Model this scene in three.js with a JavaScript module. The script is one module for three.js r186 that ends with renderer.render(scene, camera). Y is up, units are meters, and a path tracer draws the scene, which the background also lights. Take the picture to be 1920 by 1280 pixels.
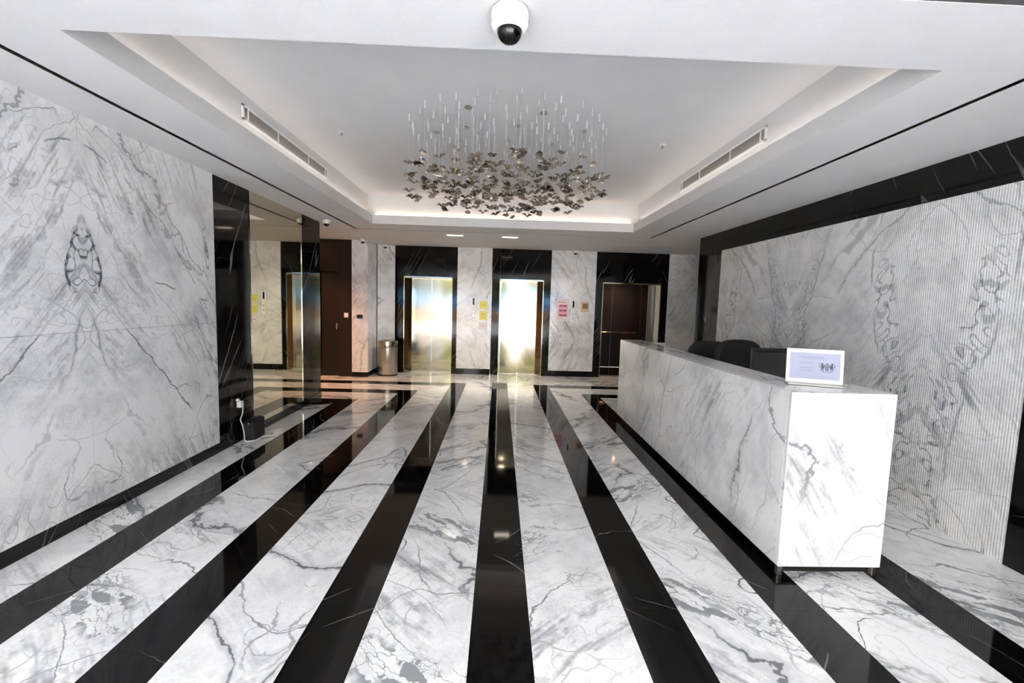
import * as THREE from 'three';
import { RoundedBoxGeometry } from 'three/addons/geometries/RoundedBoxGeometry.js';
import { mergeGeometries } from 'three/addons/utils/BufferGeometryUtils.js';
import { RectAreaLightUniformsLib } from 'three/addons/lights/RectAreaLightUniformsLib.js';
import { Sky } from 'three/addons/objects/Sky.js';

// ---------------------------------------------------------------- camera, sky, sun, lamps, exposure
const scene = new THREE.Scene();
const camera = new THREE.PerspectiveCamera(75.08, 1920 / 1280, 0.05, 200);
camera.position.set(0, 1.65, 0);
camera.up.set(-0.026362, 0.995773, -0.087979);
camera.lookAt(0.030356, 1.65 - 0.087171, -0.995731);
const renderer = new THREE.WebGLRenderer({ antialias: true });
renderer.toneMapping = THREE.LinearToneMapping;
renderer.toneMappingExposure = 6.9;
renderer.shadowMap.enabled = true;
RectAreaLightUniformsLib.init();

const sunTo = new THREE.Vector3(0.2, 0.92, 0.3).normalize();   // the sun stands high before the entrance
const sky = new Sky();
sky.scale.setScalar(150);
sky.material.uniforms.turbidity.value = 10;
sky.material.uniforms.rayleigh.value = 0.2;
sky.material.uniforms.mieCoefficient.value = 0.005;
sky.material.uniforms.mieDirectionalG.value = 0.8;
sky.material.uniforms.sunPosition.value.copy(sunTo);
sky.material.uniforms.cloudCoverage.value = 0.9;
sky.material.uniforms.cloudDensity.value = 0.5;
sky.name = 'sky';
scene.add(sky);
const SKY_POWER = 0.72, SUN_POWER = 10;
scene.environmentIntensity = SKY_POWER;
const sun = new THREE.DirectionalLight(0xfffaf2, SUN_POWER);
sun.position.copy(sunTo).multiplyScalar(40);
sun.castShadow = true;
sun.shadow.camera.left = sun.shadow.camera.bottom = -25;
sun.shadow.camera.right = sun.shadow.camera.top = 25;
sun.shadow.camera.far = 90;
sun.shadow.mapSize.set(2048, 2048);
scene.add(sun);

// lamps the place has, and side strips added as fill (their fittings are built further down)
const LAMP = { hall: 2.3, corridor: 5, cabin: 1, cove: 1.3, sideFill: 0.7 };

// ---------------------------------------------------------------- helpers
// Depth into the lobby runs along -z: box() and friends take depths d (z = -d).
let seed = 7;
const rnd = () => { seed = (seed * 1664525 + 1013904223) >>> 0; return seed / 4294967296; };
const used = new Map();
function numbered(name) {
  const n = used.get(name) || 0; used.set(name, n + 1);
  return n ? name + '_' + String(n).padStart(3, '0') : name;
}
function shade(o) { o.castShadow = true; o.receiveShadow = true; return o; }
function add(name, geometry, material, parent) {
  const m = shade(new THREE.Mesh(geometry, material));
  m.name = parent ? name : numbered(name);
  (parent || scene).add(m);
  return m;
}
function struct(name) { const g = new THREE.Group(); g.name = name; g.userData.kind = 'structure'; scene.add(g); return g; }
function thing(name, label, category, pos = [0, 0, 0], turn = 0, group) {
  const g = new THREE.Group(); g.name = numbered(name); g.position.set(...pos); g.rotation.y = turn;
  g.userData = { label, category }; if (group) g.userData.group = group;
  scene.add(g); return g;
}
// uv in metres / scale by the way each face points
function metreUV(g, scale = 1, ou = 0, ov = 0, flip = 1, swap = false) {
  const p = g.attributes.position, n = g.attributes.normal, uv = new Float32Array(p.count * 2);
  for (let i = 0; i < p.count; i++) {
    const ax = Math.abs(n.getX(i)), ay = Math.abs(n.getY(i)), az = Math.abs(n.getZ(i));
    let u, v;
    if (ay >= ax && ay >= az) { u = p.getX(i); v = -p.getZ(i); } else if (ax >= az) { u = -p.getZ(i); v = p.getY(i); } else { u = p.getX(i); v = p.getY(i); }
    if (swap) [u, v] = [v, u];
    uv[2 * i] = (u * flip + ou) / scale; uv[2 * i + 1] = (v + ov) / scale;
  }
  g.setAttribute('uv', new THREE.BufferAttribute(uv, 2));
  return g;
}
function boxG(x0, x1, y0, y1, d0, d1) {
  const g = new THREE.BoxGeometry(x1 - x0, y1 - y0, d1 - d0);
  g.translate((x0 + x1) / 2, (y0 + y1) / 2, -(d0 + d1) / 2);
  return g;
}
function rboxG(w, h, d, r = 0.01, seg = 2) { return new RoundedBoxGeometry(w, h, d, seg, Math.min(r, w / 2.01, h / 2.01, d / 2.01)); }
const at = (g, x, y, z) => g.translate(x, y, z);
function merged(list) { return mergeGeometries(list.map((g) => { const q = g.index ? g.toNonIndexed() : g; for (const k of Object.keys(q.attributes)) if (!['position', 'normal', 'uv'].includes(k)) q.deleteAttribute(k); return q; })); }
// a slab of the floor: polygon [[x, d], ...] counter-clockwise seen from above, its top at y1
function prism(poly, y0, y1) {
  const s = new THREE.Shape(poly.map(([x, d]) => new THREE.Vector2(x, d)));
  const g = new THREE.ExtrudeGeometry(s, { depth: y1 - y0, bevelEnabled: false });
  g.rotateX(-Math.PI / 2); g.translate(0, y0, 0);
  g.computeVertexNormals();
  return g;
}

// ---------------------------------------------------------------- noise and stone textures
const PERM = new Uint8Array(512), GX = new Float32Array(256), GY = new Float32Array(256);
{
  let s = 12345; const r = () => { s = (s * 1103515245 + 12345) & 0x7fffffff; return s / 0x7fffffff; };
  const a = [...Array(256).keys()];
  for (let i = 255; i > 0; i--) { const j = Math.floor(r() * (i + 1)); [a[i], a[j]] = [a[j], a[i]]; }
  for (let i = 0; i < 512; i++) PERM[i] = a[i & 255];
  for (let i = 0; i < 256; i++) { const t = r() * Math.PI * 2; GX[i] = Math.cos(t); GY[i] = Math.sin(t); }
}
function noise(x, y) {
  const xf = Math.floor(x), yf = Math.floor(y), X = xf & 255, Y = yf & 255;
  x -= xf; y -= yf;
  const u = x * x * x * (x * (x * 6 - 15) + 10), v = y * y * y * (y * (y * 6 - 15) + 10);
  const A = PERM[X] + Y, B = PERM[X + 1] + Y;
  const a = PERM[A], b = PERM[B], c = PERM[A + 1], d = PERM[B + 1];
  const n0 = GX[a] * x + GY[a] * y, n1 = GX[b] * (x - 1) + GY[b] * y, n2 = GX[c] * x + GY[c] * (y - 1), n3 = GX[d] * (x - 1) + GY[d] * (y - 1);
  const p = n0 + (n1 - n0) * u, q = n2 + (n3 - n2) * u;
  return 1.5 * (p + (q - p) * v);
}
const fbm = (x, y) => noise(x, y) * 0.55 + noise(x * 2.1 + 7, y * 2.1) * 0.28 + noise(x * 4.3, y * 4.3 + 3) * 0.15;
const sstep = (a, b, x) => { const t = Math.min(1, Math.max(0, (x - a) / (b - a))); return t * t * (3 - 2 * t); };
const line = (n, w) => { const a = Math.abs(n); return a >= w ? 0 : 1 - sstep(0.25, 1, a / w); };
function stone(W, H, mx, my, dark, light, f) {
  const data = new Uint8Array(W * H * 4);
  for (let j = 0; j < H; j++) for (let i = 0; i < W; i++) {
    const t = Math.min(1, Math.max(0, f(((i + 0.5) / W) * mx, ((j + 0.5) / H) * my))), k = (j * W + i) * 4;
    for (let c = 0; c < 3; c++) data[k + c] = light[c] + (dark[c] - light[c]) * t;
    data[k + 3] = 255;
  }
  const tex = new THREE.DataTexture(data, W, H);
  tex.colorSpace = THREE.SRGBColorSpace; tex.magFilter = THREE.LinearFilter; tex.minFilter = THREE.LinearFilter;
  tex.wrapS = tex.wrapT = THREE.MirroredRepeatWrapping; tex.needsUpdate = true;
  return tex;
}
const bed = (q) => q - Math.floor(q) - 0.5;                      // evenly spread, never closing lines
function cell(x, y) {                                           // [distance to the cell's edge, the cell's own number]
  const X = Math.floor(x), Y = Math.floor(y); let f1 = 9, f2 = 9, id = 0;
  for (let i = -1; i < 2; i++) for (let j = -1; j < 2; j++) {
    const h = PERM[(PERM[(X + i) & 255] + Y + j) & 255], dx = X + i + 0.1 + 0.8 * (h / 255) - x, dy = Y + j + 0.1 + 0.8 * (PERM[h] / 255) - y, d = Math.sqrt(dx * dx + dy * dy);
    if (d < f1) { f2 = f1; f1 = d; id = PERM[h + 1] / 255; } else if (d < f2) f2 = d;
  }
  return [f2 - f1, id];
}
// white marble: clouds, slanting streaks, long veins, jagged cracks and broken beds
function whiteMarble(o) {
  const { s = 0, ang = 0.9, streak = 0.2, vein = 0.7, crack = 0.6, net = 0.25, beds = 0.7, cloud = 0.2, dens = 0 } = o;
  const ca = Math.cos(ang), sa = Math.sin(ang);
  return (X, Y) => {
    const x = X + s, y = Y - s * 0.7;
    const jx = 0.5 * noise(x * 7, y * 7) + 0.3 * noise(x * 18, y * 18) + 0.2 * noise(x * 41, y * 41), jy = 0.5 * noise(x * 7 + 50, y * 7) + 0.3 * noise(x * 18 + 50, y * 18) + 0.2 * noise(x * 41, y * 41 + 50);
    const wx = 0.1 * noise(x * 0.8, y * 0.8 + 20), wy = 0.1 * noise(x * 0.8 + 33, y * 0.8);
    const px = x + wx, py = y + wy, a = px * ca + py * sa, b = -px * sa + py * ca;
    // soft clouds, then slanting streaks of finer grain
    let t = cloud * (0.15 + fbm(px * 2.2, py * 2.2)) + 0.1 * fbm(px * 11, py * 11) + 0.05 * noise(x * 60, y * 60);
    const field = sstep(-0.25, 0.45, noise(px * 0.9 + 31, py * 0.9));
    const st = Math.max(0, noise(a * 1.1, b * 9 + jy) * 0.5 + noise(a * 2.3 + 7, b * 22 + jx) * 0.4 + noise(a * 4, b * 55) * 0.3);
    t += streak * st * 1.6 * (0.25 + field);
    // long veins along the bed, each fading in and out
    const j = 0.05 * jx;
    const m1 = sstep(0.0, 0.4, noise(a * 0.7 + 11, b * 1.2 + 5) + dens), m2 = sstep(0.0, 0.35, noise(a * 0.9 - 21, b * 1.4) + dens);
    const v1 = bed(1.15 * (b + j) + 0.75 * noise(a * 0.6 + 3, b * 0.7) + 0.2 * noise(a * 1.7, b * 1.7 + 8)), v2 = bed(2.3 * (b + 0.7 * j) + 0.9 * noise(a * 0.8 - 8, b * 1.1 + 2) + 0.15 * noise(a * 2.6, b * 2.6));
    t = Math.max(t, vein * m1 * line(v1, 0.012 + 0.022 * Math.max(0, jx + 0.2)), vein * 0.28 * m1 * line(v1, 0.075));
    t = Math.max(t, vein * 0.75 * m2 * line(v2, 0.02));
    // jagged cracks across the bed
    const c1 = bed(1.0 * (a + 0.05 * jx) + 0.9 * noise(px * 1.1 + 70, py * 1.1) + 0.25 * noise(px * 3.1, py * 3.1 + 40)), cm = sstep(0.04, 0.3, noise(px * 1.3 + 90, py * 1.3 - 40) + dens);
    t = Math.max(t, crack * cm * line(c1, 0.011));
    const c2 = bed(2.1 * (px * 0.6 + py * 0.8 + 0.04 * jx) + 1.1 * noise(px * 1.6 - 30, py * 1.6 + 10) + 0.2 * noise(px * 5, py * 5)), c4 = bed(1.7 * (px * 0.8 - py * 0.6 + 0.04 * jy) + 1.0 * noise(px * 1.4 + 60, py * 1.4));
    t = Math.max(t, net * line(Math.abs(c2) < Math.abs(c4) ? c2 : c4, 0.018) * sstep(-0.1, 0.35, noise(px * 1.7, py * 1.7 + 70)));
    const c3 = noise((px + 0.02 * jx) * 8 + 12, (py + 0.02 * jy) * 8); t = Math.max(t, net * 0.6 * line(c3, 0.05) * field);
    if (beds > 0) {   // broken beds: white fragments in grey
      const bm = sstep(0.26, 0.5, noise(a * 0.6 + 60 + s, b * 1.9 + 20) + 0.2 * jx);
      if (bm > 0) {
        const [e, h] = cell(a * 6 + 0.7 * jx, b * 22 + 0.9 * jy), [e2, h2] = cell(a * 12 + 9 + 0.8 * jx, b * 36 + jy);
        const small = sstep(0, 0.2, noise(a * 2 + 5, b * 3));
        t = Math.max(t, beds * bm * Math.max(1 - sstep(0.02, 0.1, e) * (h > 0.84 ? 0 : 1), h > 0.87 ? 0.72 + 0.4 * jx : 0, small * 0.8 * (1 - sstep(0.03, 0.12, e2)), small * (h2 > 0.85 ? 0.6 : 0)));
      }
    }
    return t;
  };
}
const MW = [240, 241, 241], MV = [84, 88, 93];
const TEX = {};
TEX.floorWhite = stone(2048, 2048, 4, 4, MV, MW, whiteMarble({ s: 3.3, ang: 0.7, beds: 0.6, streak: 0.4, vein: 0.8, crack: 0.8, net: 0.42, cloud: 0.22, dens: 0.14 }));
TEX.deskWhite = stone(2048, 1024, 4, 2, MV, MW, whiteMarble({ s: 17.7, ang: -0.95, beds: 0, streak: 0.34, vein: 0.6, crack: 0.5, net: 0.3, cloud: 0.25, dens: 0.1 }));
// book-matched wall slabs: X is the distance from the match line, Y the height
const baseL = whiteMarble({ s: 29.1, ang: -1.0, beds: 0, streak: 0.42, vein: 0.5, crack: 0.52, net: 0.34, cloud: 0.28, dens: 0.08 });
const jag = (X, Y, k) => 0.6 * noise(X * 8 + k, Y * 8) + 0.3 * noise(X * 22, Y * 22 + k) + 0.2 * noise(X * 50 + k, Y * 50);
function leftSlab(X, Y) {
    let t = 0.02 + baseL(X, Y);
    const n1 = jag(X, Y, 0), n2 = jag(X, Y, 60), x = X + 0.025 * n1, y = Y + 0.025 * n2, fade = sstep(-0.3, 0.15, noise(X * 5, Y * 5 + 11));
    // dark figure on the match line
    if (x < 0.2 && y > 1.55 && y < 2.12) {
      const w = 0.03 + 0.1 * sstep(2.1, 1.92, y) * (0.55 + 0.45 * Math.abs(Math.sin((y - 1.6) * 9))), g = sstep(0.05, 0.14, y - 1.55) * sstep(0, 0.05, 2.1 - y);
      t = Math.max(t, g * (0.85 * line(x - w, 0.016) * (0.6 + n1) + 0.6 * line(noise(X * 16 + 1, Y * 11), 0.14) * sstep(w + 0.02, w - 0.02, x) + 0.5 * sstep(0.25, 0.4, noise(X * 20, Y * 20)) * sstep(w + 0.03, w, x)));
    }
    t = Math.max(t, 0.65 * line(y - (2.66 - 0.2 * x - 0.55 * x * x), 0.011) * sstep(0.02, 0.1, x) * fade);
    t = Math.max(t, 0.5 * line(y - (2.4 - 0.28 * x - 0.16 * x * x), 0.03) * (0.45 + n1) * fade);
    const ex = x - 1.3 - 0.1 * (2.12 - y), e = Math.hypot(ex * 4.2, y - 2.1);
    t = Math.max(t, 0.65 * sstep(0.14, 0.1, e) * (0.7 + n2), 0.5 * line(e - 0.19, 0.02) * sstep(-0.02, 0.03, -ex + 0.03), 0.45 * line(e - 0.33, 0.016) * sstep(0, 0.05, -ex) * fade);
    t = Math.max(t, 0.6 * line(y - (1.6 - 0.25 * (x - 1.2)), 0.012) * sstep(0.5, 0.7, x) * fade);
    t = Math.max(t, 0.65 * line(y - (1.34 - 1.15 * (x - 0.35)), 0.016) * sstep(0.3, 0.36, x) * sstep(0.5, 0.62, y), 0.3 * line(y - (1.1 - 1.3 * x), 0.06) * fade * (0.5 + n2));
    if (y < 0.42) t = Math.max(t, 0.4 * line(noise(X * 9, Y * 7 + 5) + 0.2 * n1, 0.07) * sstep(0.42, 0.2, y));
    return t;
}
const baseR = whiteMarble({ s: 41.7, ang: 0.95, beds: 0, streak: 0.48, vein: 0.45, crack: 0.35, net: 0.28, cloud: 0.28, dens: 0.06 });
function rightSlab(X, Y) {
    let t = 0.01 + baseR(X, Y);
    const n1 = jag(X, Y, 5), n2 = jag(X, Y, 45), x = X + 0.03 * n1, y = Y + 0.03 * n2;
    const c = 0.24 + 0.05 * Math.sin(Y * 3) + 0.16 * sstep(1.5, 2.4, Y), in1 = sstep(0.13, 0.06, Math.abs(x - c)) * sstep(2.45, 2.15, Y);
    t = Math.max(t, in1 * (0.42 * line(noise(x * 12, (y + 0.5 * x) * 13), 0.13) + 0.25 * sstep(0.1, 0.4, noise(x * 17, y * 13 + 9))), 0.38 * line(x - c - 0.08 - 0.02 * Math.sin(Y * 11), 0.018) * sstep(2.45, 2.2, Y));
    const c2 = 1.42 + 0.16 * Math.sin(Y * 2 + 0.6), in2 = sstep(0.16, 0.06, Math.abs(x - c2)) * sstep(2.3, 1.9, Y);
    t = Math.max(t, in2 * (0.42 * line(noise(x * 9, (y - 0.6 * x) * 10 + 6), 0.13) + 0.3 * sstep(0.15, 0.4, noise(x * 12, y * 12))), 0.36 * line(x - c2 + 0.14, 0.016) * sstep(0.2, 0.5, noise(2, Y * 2) + 0.5));
    t = Math.max(t, 0.3 * line(y - 2.0 - 0.9 * (x - 0.5), 0.1) * sstep(-0.2, 0.3, noise(X * 6, Y * 6)));
    return t;
}
TEX.wallLeft = stone(1024, 2048, 1.43, 2.86, MV, MW, leftSlab);
TEX.wallRight = stone(1024, 1536, 1.7, 2.55, MV, MW, rightSlab);
TEX.black = stone(2048, 1024, 6, 3, [205, 205, 200], [8, 8, 9], (X, Y) => {
  const j = 0.5 * noise(X * 7, Y * 7) + 0.3 * noise(X * 19, Y * 19) + 0.2 * noise(X * 45, Y * 45), x = X + 0.03 * j + 0.08 * noise(X, Y + 9), y = Y + 0.03 * j, a = x * 0.8 + y * 0.6, b = -x * 0.6 + y * 0.8;
  let t = 0.03 * Math.max(0, fbm(x * 3, y * 3));
  t = Math.max(t, 0.62 * line(bed(1.1 * b + 0.5 * noise(a * 0.7, b)), 0.007 + 0.006 * j) * sstep(0.02, 0.3, noise(x * 1.6 + 70, y * 1.6)));
  t = Math.max(t, 0.42 * line(bed(1.9 * (b + 0.25 * a) + 0.4 * noise(a, b + 40)), 0.008) * sstep(0.06, 0.34, noise(x * 1.9, y * 1.9 + 44)));
  t = Math.max(t, 0.5 * line(bed(0.9 * a + 0.7 * noise(x * 1.2 + 81, y * 1.2)), 0.006 + 0.004 * j) * sstep(0.05, 0.3, noise(x * 1.7 + 9, y * 1.7)));
  return t;
});

TEX.blackWall = stone(2048, 1024, 6, 3, [200, 200, 196], [8, 8, 9], (X, Y) => {
  const j = 0.5 * noise(X * 7, Y * 7) + 0.3 * noise(X * 19, Y * 19), x = X + 0.06 * noise(X, Y + 9), y = Y + 0.06 * noise(X + 30, Y), a = x * 0.5 + y * 0.866, b = -x * 0.866 + y * 0.5 + 0.012 * j;
  let t = 0.03 * Math.max(0, fbm(x * 3, y * 3));
  t = Math.max(t, 0.62 * line(noise(a * 0.22, b * 3.2), 0.026) * sstep(0.0, 0.3, noise(a * 1.3 + 70, b * 2.5)));
  t = Math.max(t, 0.42 * line(noise(a * 0.35 + 20, b * 6.5), 0.035) * sstep(0.02, 0.3, noise(a * 1.6, b * 3 + 44)));
  t = Math.max(t, 0.3 * line(noise(x * 2.2, y * 2.2 + 81), 0.008) * sstep(0.05, 0.3, noise(x * 1.1 + 9, y * 1.1)));
  return t;
});
{ // reeding of the right wall: fine vertical flutes
  const W = 64, d = new Uint8Array(W * 4 * 4);
  for (let j = 0; j < 4; j++) for (let i = 0; i < W; i++) { const h = 255 * Math.sqrt(Math.abs(Math.sin((i / W) * Math.PI))); d.set([h, h, h, 255], (j * W + i) * 4); }
  TEX.reed = new THREE.DataTexture(d, W, 4); TEX.reed.wrapS = TEX.reed.wrapT = THREE.RepeatWrapping; TEX.reed.magFilter = THREE.LinearFilter; TEX.reed.needsUpdate = true;
}
TEX.wood = stone(512, 1024, 1, 2, [11, 7, 5], [30, 18, 12], (X, Y) => 0.5 + 0.6 * noise(X * 26 + 0.8 * noise(X * 3, Y * 0.8), Y * 0.9) + 0.2 * noise(X * 90, Y * 4));
TEX.plaster = stone(512, 512, 2, 2, [196, 197, 198], [226, 226, 226], (X, Y) => 0.25 + 0.12 * fbm(X * 3, Y * 3) + 0.08 * noise(X * 60, Y * 60));

const std = (o) => new THREE.MeshStandardMaterial(o);
const M = {
  floorWhite: std({ map: TEX.floorWhite, roughness: 0.07 }),
  floorBlack: new THREE.MeshPhysicalMaterial({ map: TEX.black, roughness: 0.05, specularIntensity: 0.6 }),
  deskWhite: std({ map: TEX.deskWhite, roughness: 0.12 }),
  wallLeft: std({ map: TEX.wallLeft, roughness: 0.22 }),
  wallRight: std({ map: TEX.wallRight, roughness: 0.35, bumpMap: TEX.reed, bumpScale: 0.003 }),
  black: new THREE.MeshPhysicalMaterial({ map: TEX.blackWall, roughness: 0.06, specularIntensity: 0.6 }),
  voidGrey: std({ color: 0xb9b6b1, roughness: 0.95 }),  // grey given to surfaces inside the roof void to darken the ceiling slots
  plaster: std({ map: TEX.plaster, roughness: 0.85 }),
  steel: std({ color: 0xbdb5a2, metalness: 1, roughness: 0.09 }),
  satin: std({ color: 0xb9b6ae, metalness: 1, roughness: 0.28 }),
  mirror: std({ color: 0xd9d3be, metalness: 1, roughness: 0.015 }),
  chrome: std({ color: 0xe6e6e6, metalness: 1, roughness: 0.06 }),
  champagne: std({ color: 0xd9d0c2, metalness: 1, roughness: 0.2, side: THREE.DoubleSide }),
  smoky: std({ color: 0x978c80, metalness: 1, roughness: 0.2, side: THREE.DoubleSide }),
  wood: std({ map: TEX.wood, roughness: 0.4 }),
  whitePlastic: std({ color: 0xeeeeee, roughness: 0.35 }),
  blackPlastic: std({ color: 0x0b0b0c, roughness: 0.45 }),
  blackGloss: std({ color: 0x050506, roughness: 0.04 }),
  leather: std({ color: 0x0d0d0f, roughness: 0.5 }),
  meshGrey: std({ color: 0x2c2c2d, roughness: 0.8 }),
  grille: std({ color: 0x9a9793, roughness: 0.5, metalness: 0.3 }),
  glass: new THREE.MeshPhysicalMaterial({ color: 0xffffff, transmission: 1, thickness: 0, roughness: 0, ior: 1.45 }),
  aluminium: std({ color: 0x3b3c3e, metalness: 0.7, roughness: 0.4 }),
};

// ---------------------------------------------------------------- the lobby's measures (metres)
const XL = -2.89, XR = 3.417, YC = 2.839, Y2 = 2.972, Y3 = 3.3, DE = 10.04, DF = -2.4;   // walls, ceilings, lift wall, entrance
const RX0 = -2.056, RX1 = 2.134, RD0 = 2.219, RD1 = 7.264;                               // ceiling recess
const COR0 = 7.29, CXL = -6.6, CXR = 7.2;                                                // side corridors
const PITCH = 0.8245, HALF = 0.15, XC = 0.048, ZC = 9.57;

// ---------------------------------------------------------------- floor: inlaid marble slabs
{
  const floor = struct('floor');
  add('screed', boxG(CXL, CXR, -0.25, -0.03, DF, 12.2), std({ color: 0x777777, roughness: 1 }), floor);
  const joints = [DF, 0.23, 2.27, 4.31, 6.35, 8.39, 10.6], G = 0.0006;
  let run = [0, 0, 1, false];                                  // slabs of one band were cut from one block: their grain runs on
  const fresh = () => { run = [rnd() * 9, rnd() * 9, rnd() < 0.5 ? 1 : -1, rnd() < 0.5]; };
  const slab = (poly, black) => {
    const g = prism(poly.map(([x, d]) => [x, d]), -0.03, 0);
    metreUV(g, black ? 3 : 4, run[0], run[1] + (rnd() - 0.5) * 0.02, run[2], black ? run[3] : false);
    if (black) { const uv = g.attributes.uv; for (let i = 0; i < uv.count; i++) uv.setX(i, uv.getX(i) / 2); }
    add(black ? 'black_marble_slab' : 'white_marble_slab', g, black ? M.floorBlack : M.floorWhite, floor);
  };
  // bands run into the lobby and turn into the side corridors on a mitre
  const bands = [];                                           // [inner distance from the centre line, outer distance, black]
  for (let m = 0; m <= 3; m++) { if (m) bands.push([m * PITCH - HALF, m * PITCH + HALF, true]); bands.push([m * PITCH + HALF, m < 3 ? (m + 1) * PITCH - HALF : 99, false]); }
  for (const side of [-1, 1]) {
    const xEnd = side < 0 ? CXL : CXR, wall = side < 0 ? XL - 0.02 : XR + 0.02;
    for (const [r0, r1, black] of bands) {
      fresh();
      const a = XC + side * r0, b = r1 > 50 ? wall : XC + side * r1, rb = Math.abs(b - XC);
      const dA = ZC - r0, dB = ZC - rb;                       // where the band's edges turn
      const P = (list) => { const q = list.map(([x, d]) => [x, d]); if (side < 0) q.reverse(); return q; };
      for (let k = 0; k < joints.length - 1; k++) {
        const d0 = joints[k] + G, d1 = joints[k + 1] - G;
        if (d0 >= Math.min(dA, dB)) break;
        const last = d1 >= Math.min(dA, dB);
        slab(P(last ? [[a, d0], [b, d0], [b, dB], [a, dA]] : [[a, d0], [b, d0], [b, d1], [a, d1]]), black);
        if (last) break;
      }
      if (r1 > 50) continue;
      fresh();
      const cuts = side < 0 ? [b, -3.6, -5.1, xEnd] : [b, 3.9, 5.6, xEnd];
      for (let k = 0; k < 3; k++) {
        const x0 = cuts[k], x1 = cuts[k + 1];
        slab(P([[k ? x0 : b, dB], [x1, dB], [x1, dA], k ? [x0, dA] : [a, dA]]), black);
      }
    }
    // the ground inside the corridor's corner and before the lifts
    const c = side < 0 ? XL - 0.02 : XR + 0.02, edge = ZC - Math.abs(c - XC);
    slab(side < 0 ? [[xEnd, COR0 - 0.6], [c, COR0 - 0.6], [c, edge], [xEnd, edge]] : [[c, COR0 - 0.6], [xEnd, COR0 - 0.6], [xEnd, edge], [c, edge]], false);
  }
  for (let k = 0; k < 5; k++) { const d0 = joints[k], d1 = Math.min(joints[k + 1], 9.15); if (d0 < d1) slab([[XC - HALF, d0 + G], [XC + HALF, d0 + G], [XC + HALF, d1 - G], [XC - HALF, d1 - G]], true); }
  slab([[XC - HALF, 9.15], [XC + HALF, 9.15], [XC + HALF, ZC - HALF], [XC - HALF, ZC - HALF]], false);
  for (const [x0, x1] of [[CXL, -2.7], [-2.7, 0], [0, 2.2], [2.2, CXR]]) slab([[x0, ZC - HALF], [x1, ZC - HALF], [x1, DE + 0.3], [x0, DE + 0.3]], false);
}

// ---------------------------------------------------------------- ceiling with its recess, shadow gap and upper plaster
{
  const c = struct('ceiling'), pl = (...a) => metreUV(boxG(...a), 2);
  const S0 = -2.5, S1 = 2.608, SD0 = 1.735, SD1 = 7.84, w = 0.022;
  const add2 = (n, g) => add(n, g, M.plaster, c);
  // boards with thin metal lips either side of the open slots; above them is the closed roof void
  const T = 0.013, LIP = 0.06;
  const board = (x0, x1, d0, d1, l = 0, r = 0, n = 0, f = 0) => {   // l, r, n, f: this edge meets a slot (left, right, near, far)
    add2('plaster_board', pl(x0 + LIP * l, x1 - LIP * r, YC, YC + T, d0 + LIP * n, d1 - LIP * f));
    const lip = (a, b, c0, c1) => add2('slot_lip', pl(a, b, YC, YC + 0.003, c0, c1));
    if (l) lip(x0, x0 + LIP, d0, d1);
    if (r) lip(x1 - LIP, x1, d0, d1);
    if (n) lip(x0 + LIP * l, x1 - LIP * r, d0, d0 + LIP);
    if (f) lip(x0 + LIP * l, x1 - LIP * r, d1 - LIP, d1);
  };
  // between the recess and the slot
  board(S0 + w, RX0 - 0.22, SD0 + w, SD1 - w, 1, 0, 1, 1);
  board(RX1 + 0.22, S1 - w, SD0 + w, SD1 - w, 0, 1, 1, 1);
  board(RX0 - 0.22, RX1 + 0.22, SD0 + w, RD0 - 0.22, 0, 0, 1, 0);
  board(RX0 - 0.22, RX1 + 0.22, RD1 + 0.22, SD1 - w, 0, 0, 0, 1);
  // outside the slot
  board(XL - 0.2, S0 - w, DF, COR0, 0, 1);
  board(S1 + w, XR + 0.2, DF, COR0, 1, 0);
  board(S0 - w, S1 + w, DF, SD0 - w, 0, 0, 0, 1);
  board(CXL, S0 - w, COR0, 8.93, 0, 1, 0, 1);
  board(S1 + w, CXR, COR0, 8.93, 1, 0, 0, 1);
  board(S0 - w, S1 + w, SD1 + w, 8.93, 0, 0, 1, 1);
  board(CXL, CXR, 8.945, DE + 0.3, 0, 0, 1, 0);
  // the recess's lower fascia with the ledge on top of it
  const LE = 0.22;
  add2('recess_fascia', pl(RX0 - LE, RX0, YC, Y2, RD0 - LE, RD1 + LE));
  add2('recess_fascia', pl(RX1, RX1 + LE, YC, Y2, RD0 - LE, RD1 + LE));
  add2('recess_fascia', pl(RX0, RX1, YC, Y2, RD0 - LE, RD0));
  add2('recess_fascia', pl(RX0, RX1, YC, Y2, RD1, RD1 + LE));
  // set-back upper wall of the recess and the high ceiling
  const s = 0.1, t = 0.12;
  add2('recess_upper_wall', pl(RX0 - s - t, RX0 - s, Y2, Y3, RD0 - s - t, RD1 + s + t));
  add2('recess_upper_wall', pl(RX1 + s, RX1 + s + t, Y2, Y3, RD0 - s - t, RD1 + s + t));
  add2('recess_upper_wall', pl(RX0 - s, RX1 + s, Y2, Y3, RD0 - s - t, RD0 - s));
  add2('recess_upper_wall', pl(RX0 - s, RX1 + s, Y2, Y3, RD1 + s, RD1 + s + t));
  add2('high_ceiling', pl(CXL, CXR, Y3, Y3 + 0.3, DF - 0.3, 12.4));
  const voidLining = (x0, x1, d0, d1) => add('added_void_lining', boxG(x0, x1, Y3 - 0.02, Y3, d0, d1), M.voidGrey, c);   // unseen grey lining added in the roof void so the slots read dark
  voidLining(CXL, RX0 - s - t, DF, DE + 0.3); voidLining(RX1 + s + t, CXR, DF, DE + 0.3); voidLining(RX0 - s - t, RX1 + s + t, DF, RD0 - s - t); voidLining(RX0 - s - t, RX1 + s + t, RD1 + s + t, DE + 0.3);
  add2('entrance_lintel', pl(XL - 0.3, XR + 0.3, YC, Y3, DF - 0.3, DF));
}

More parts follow.
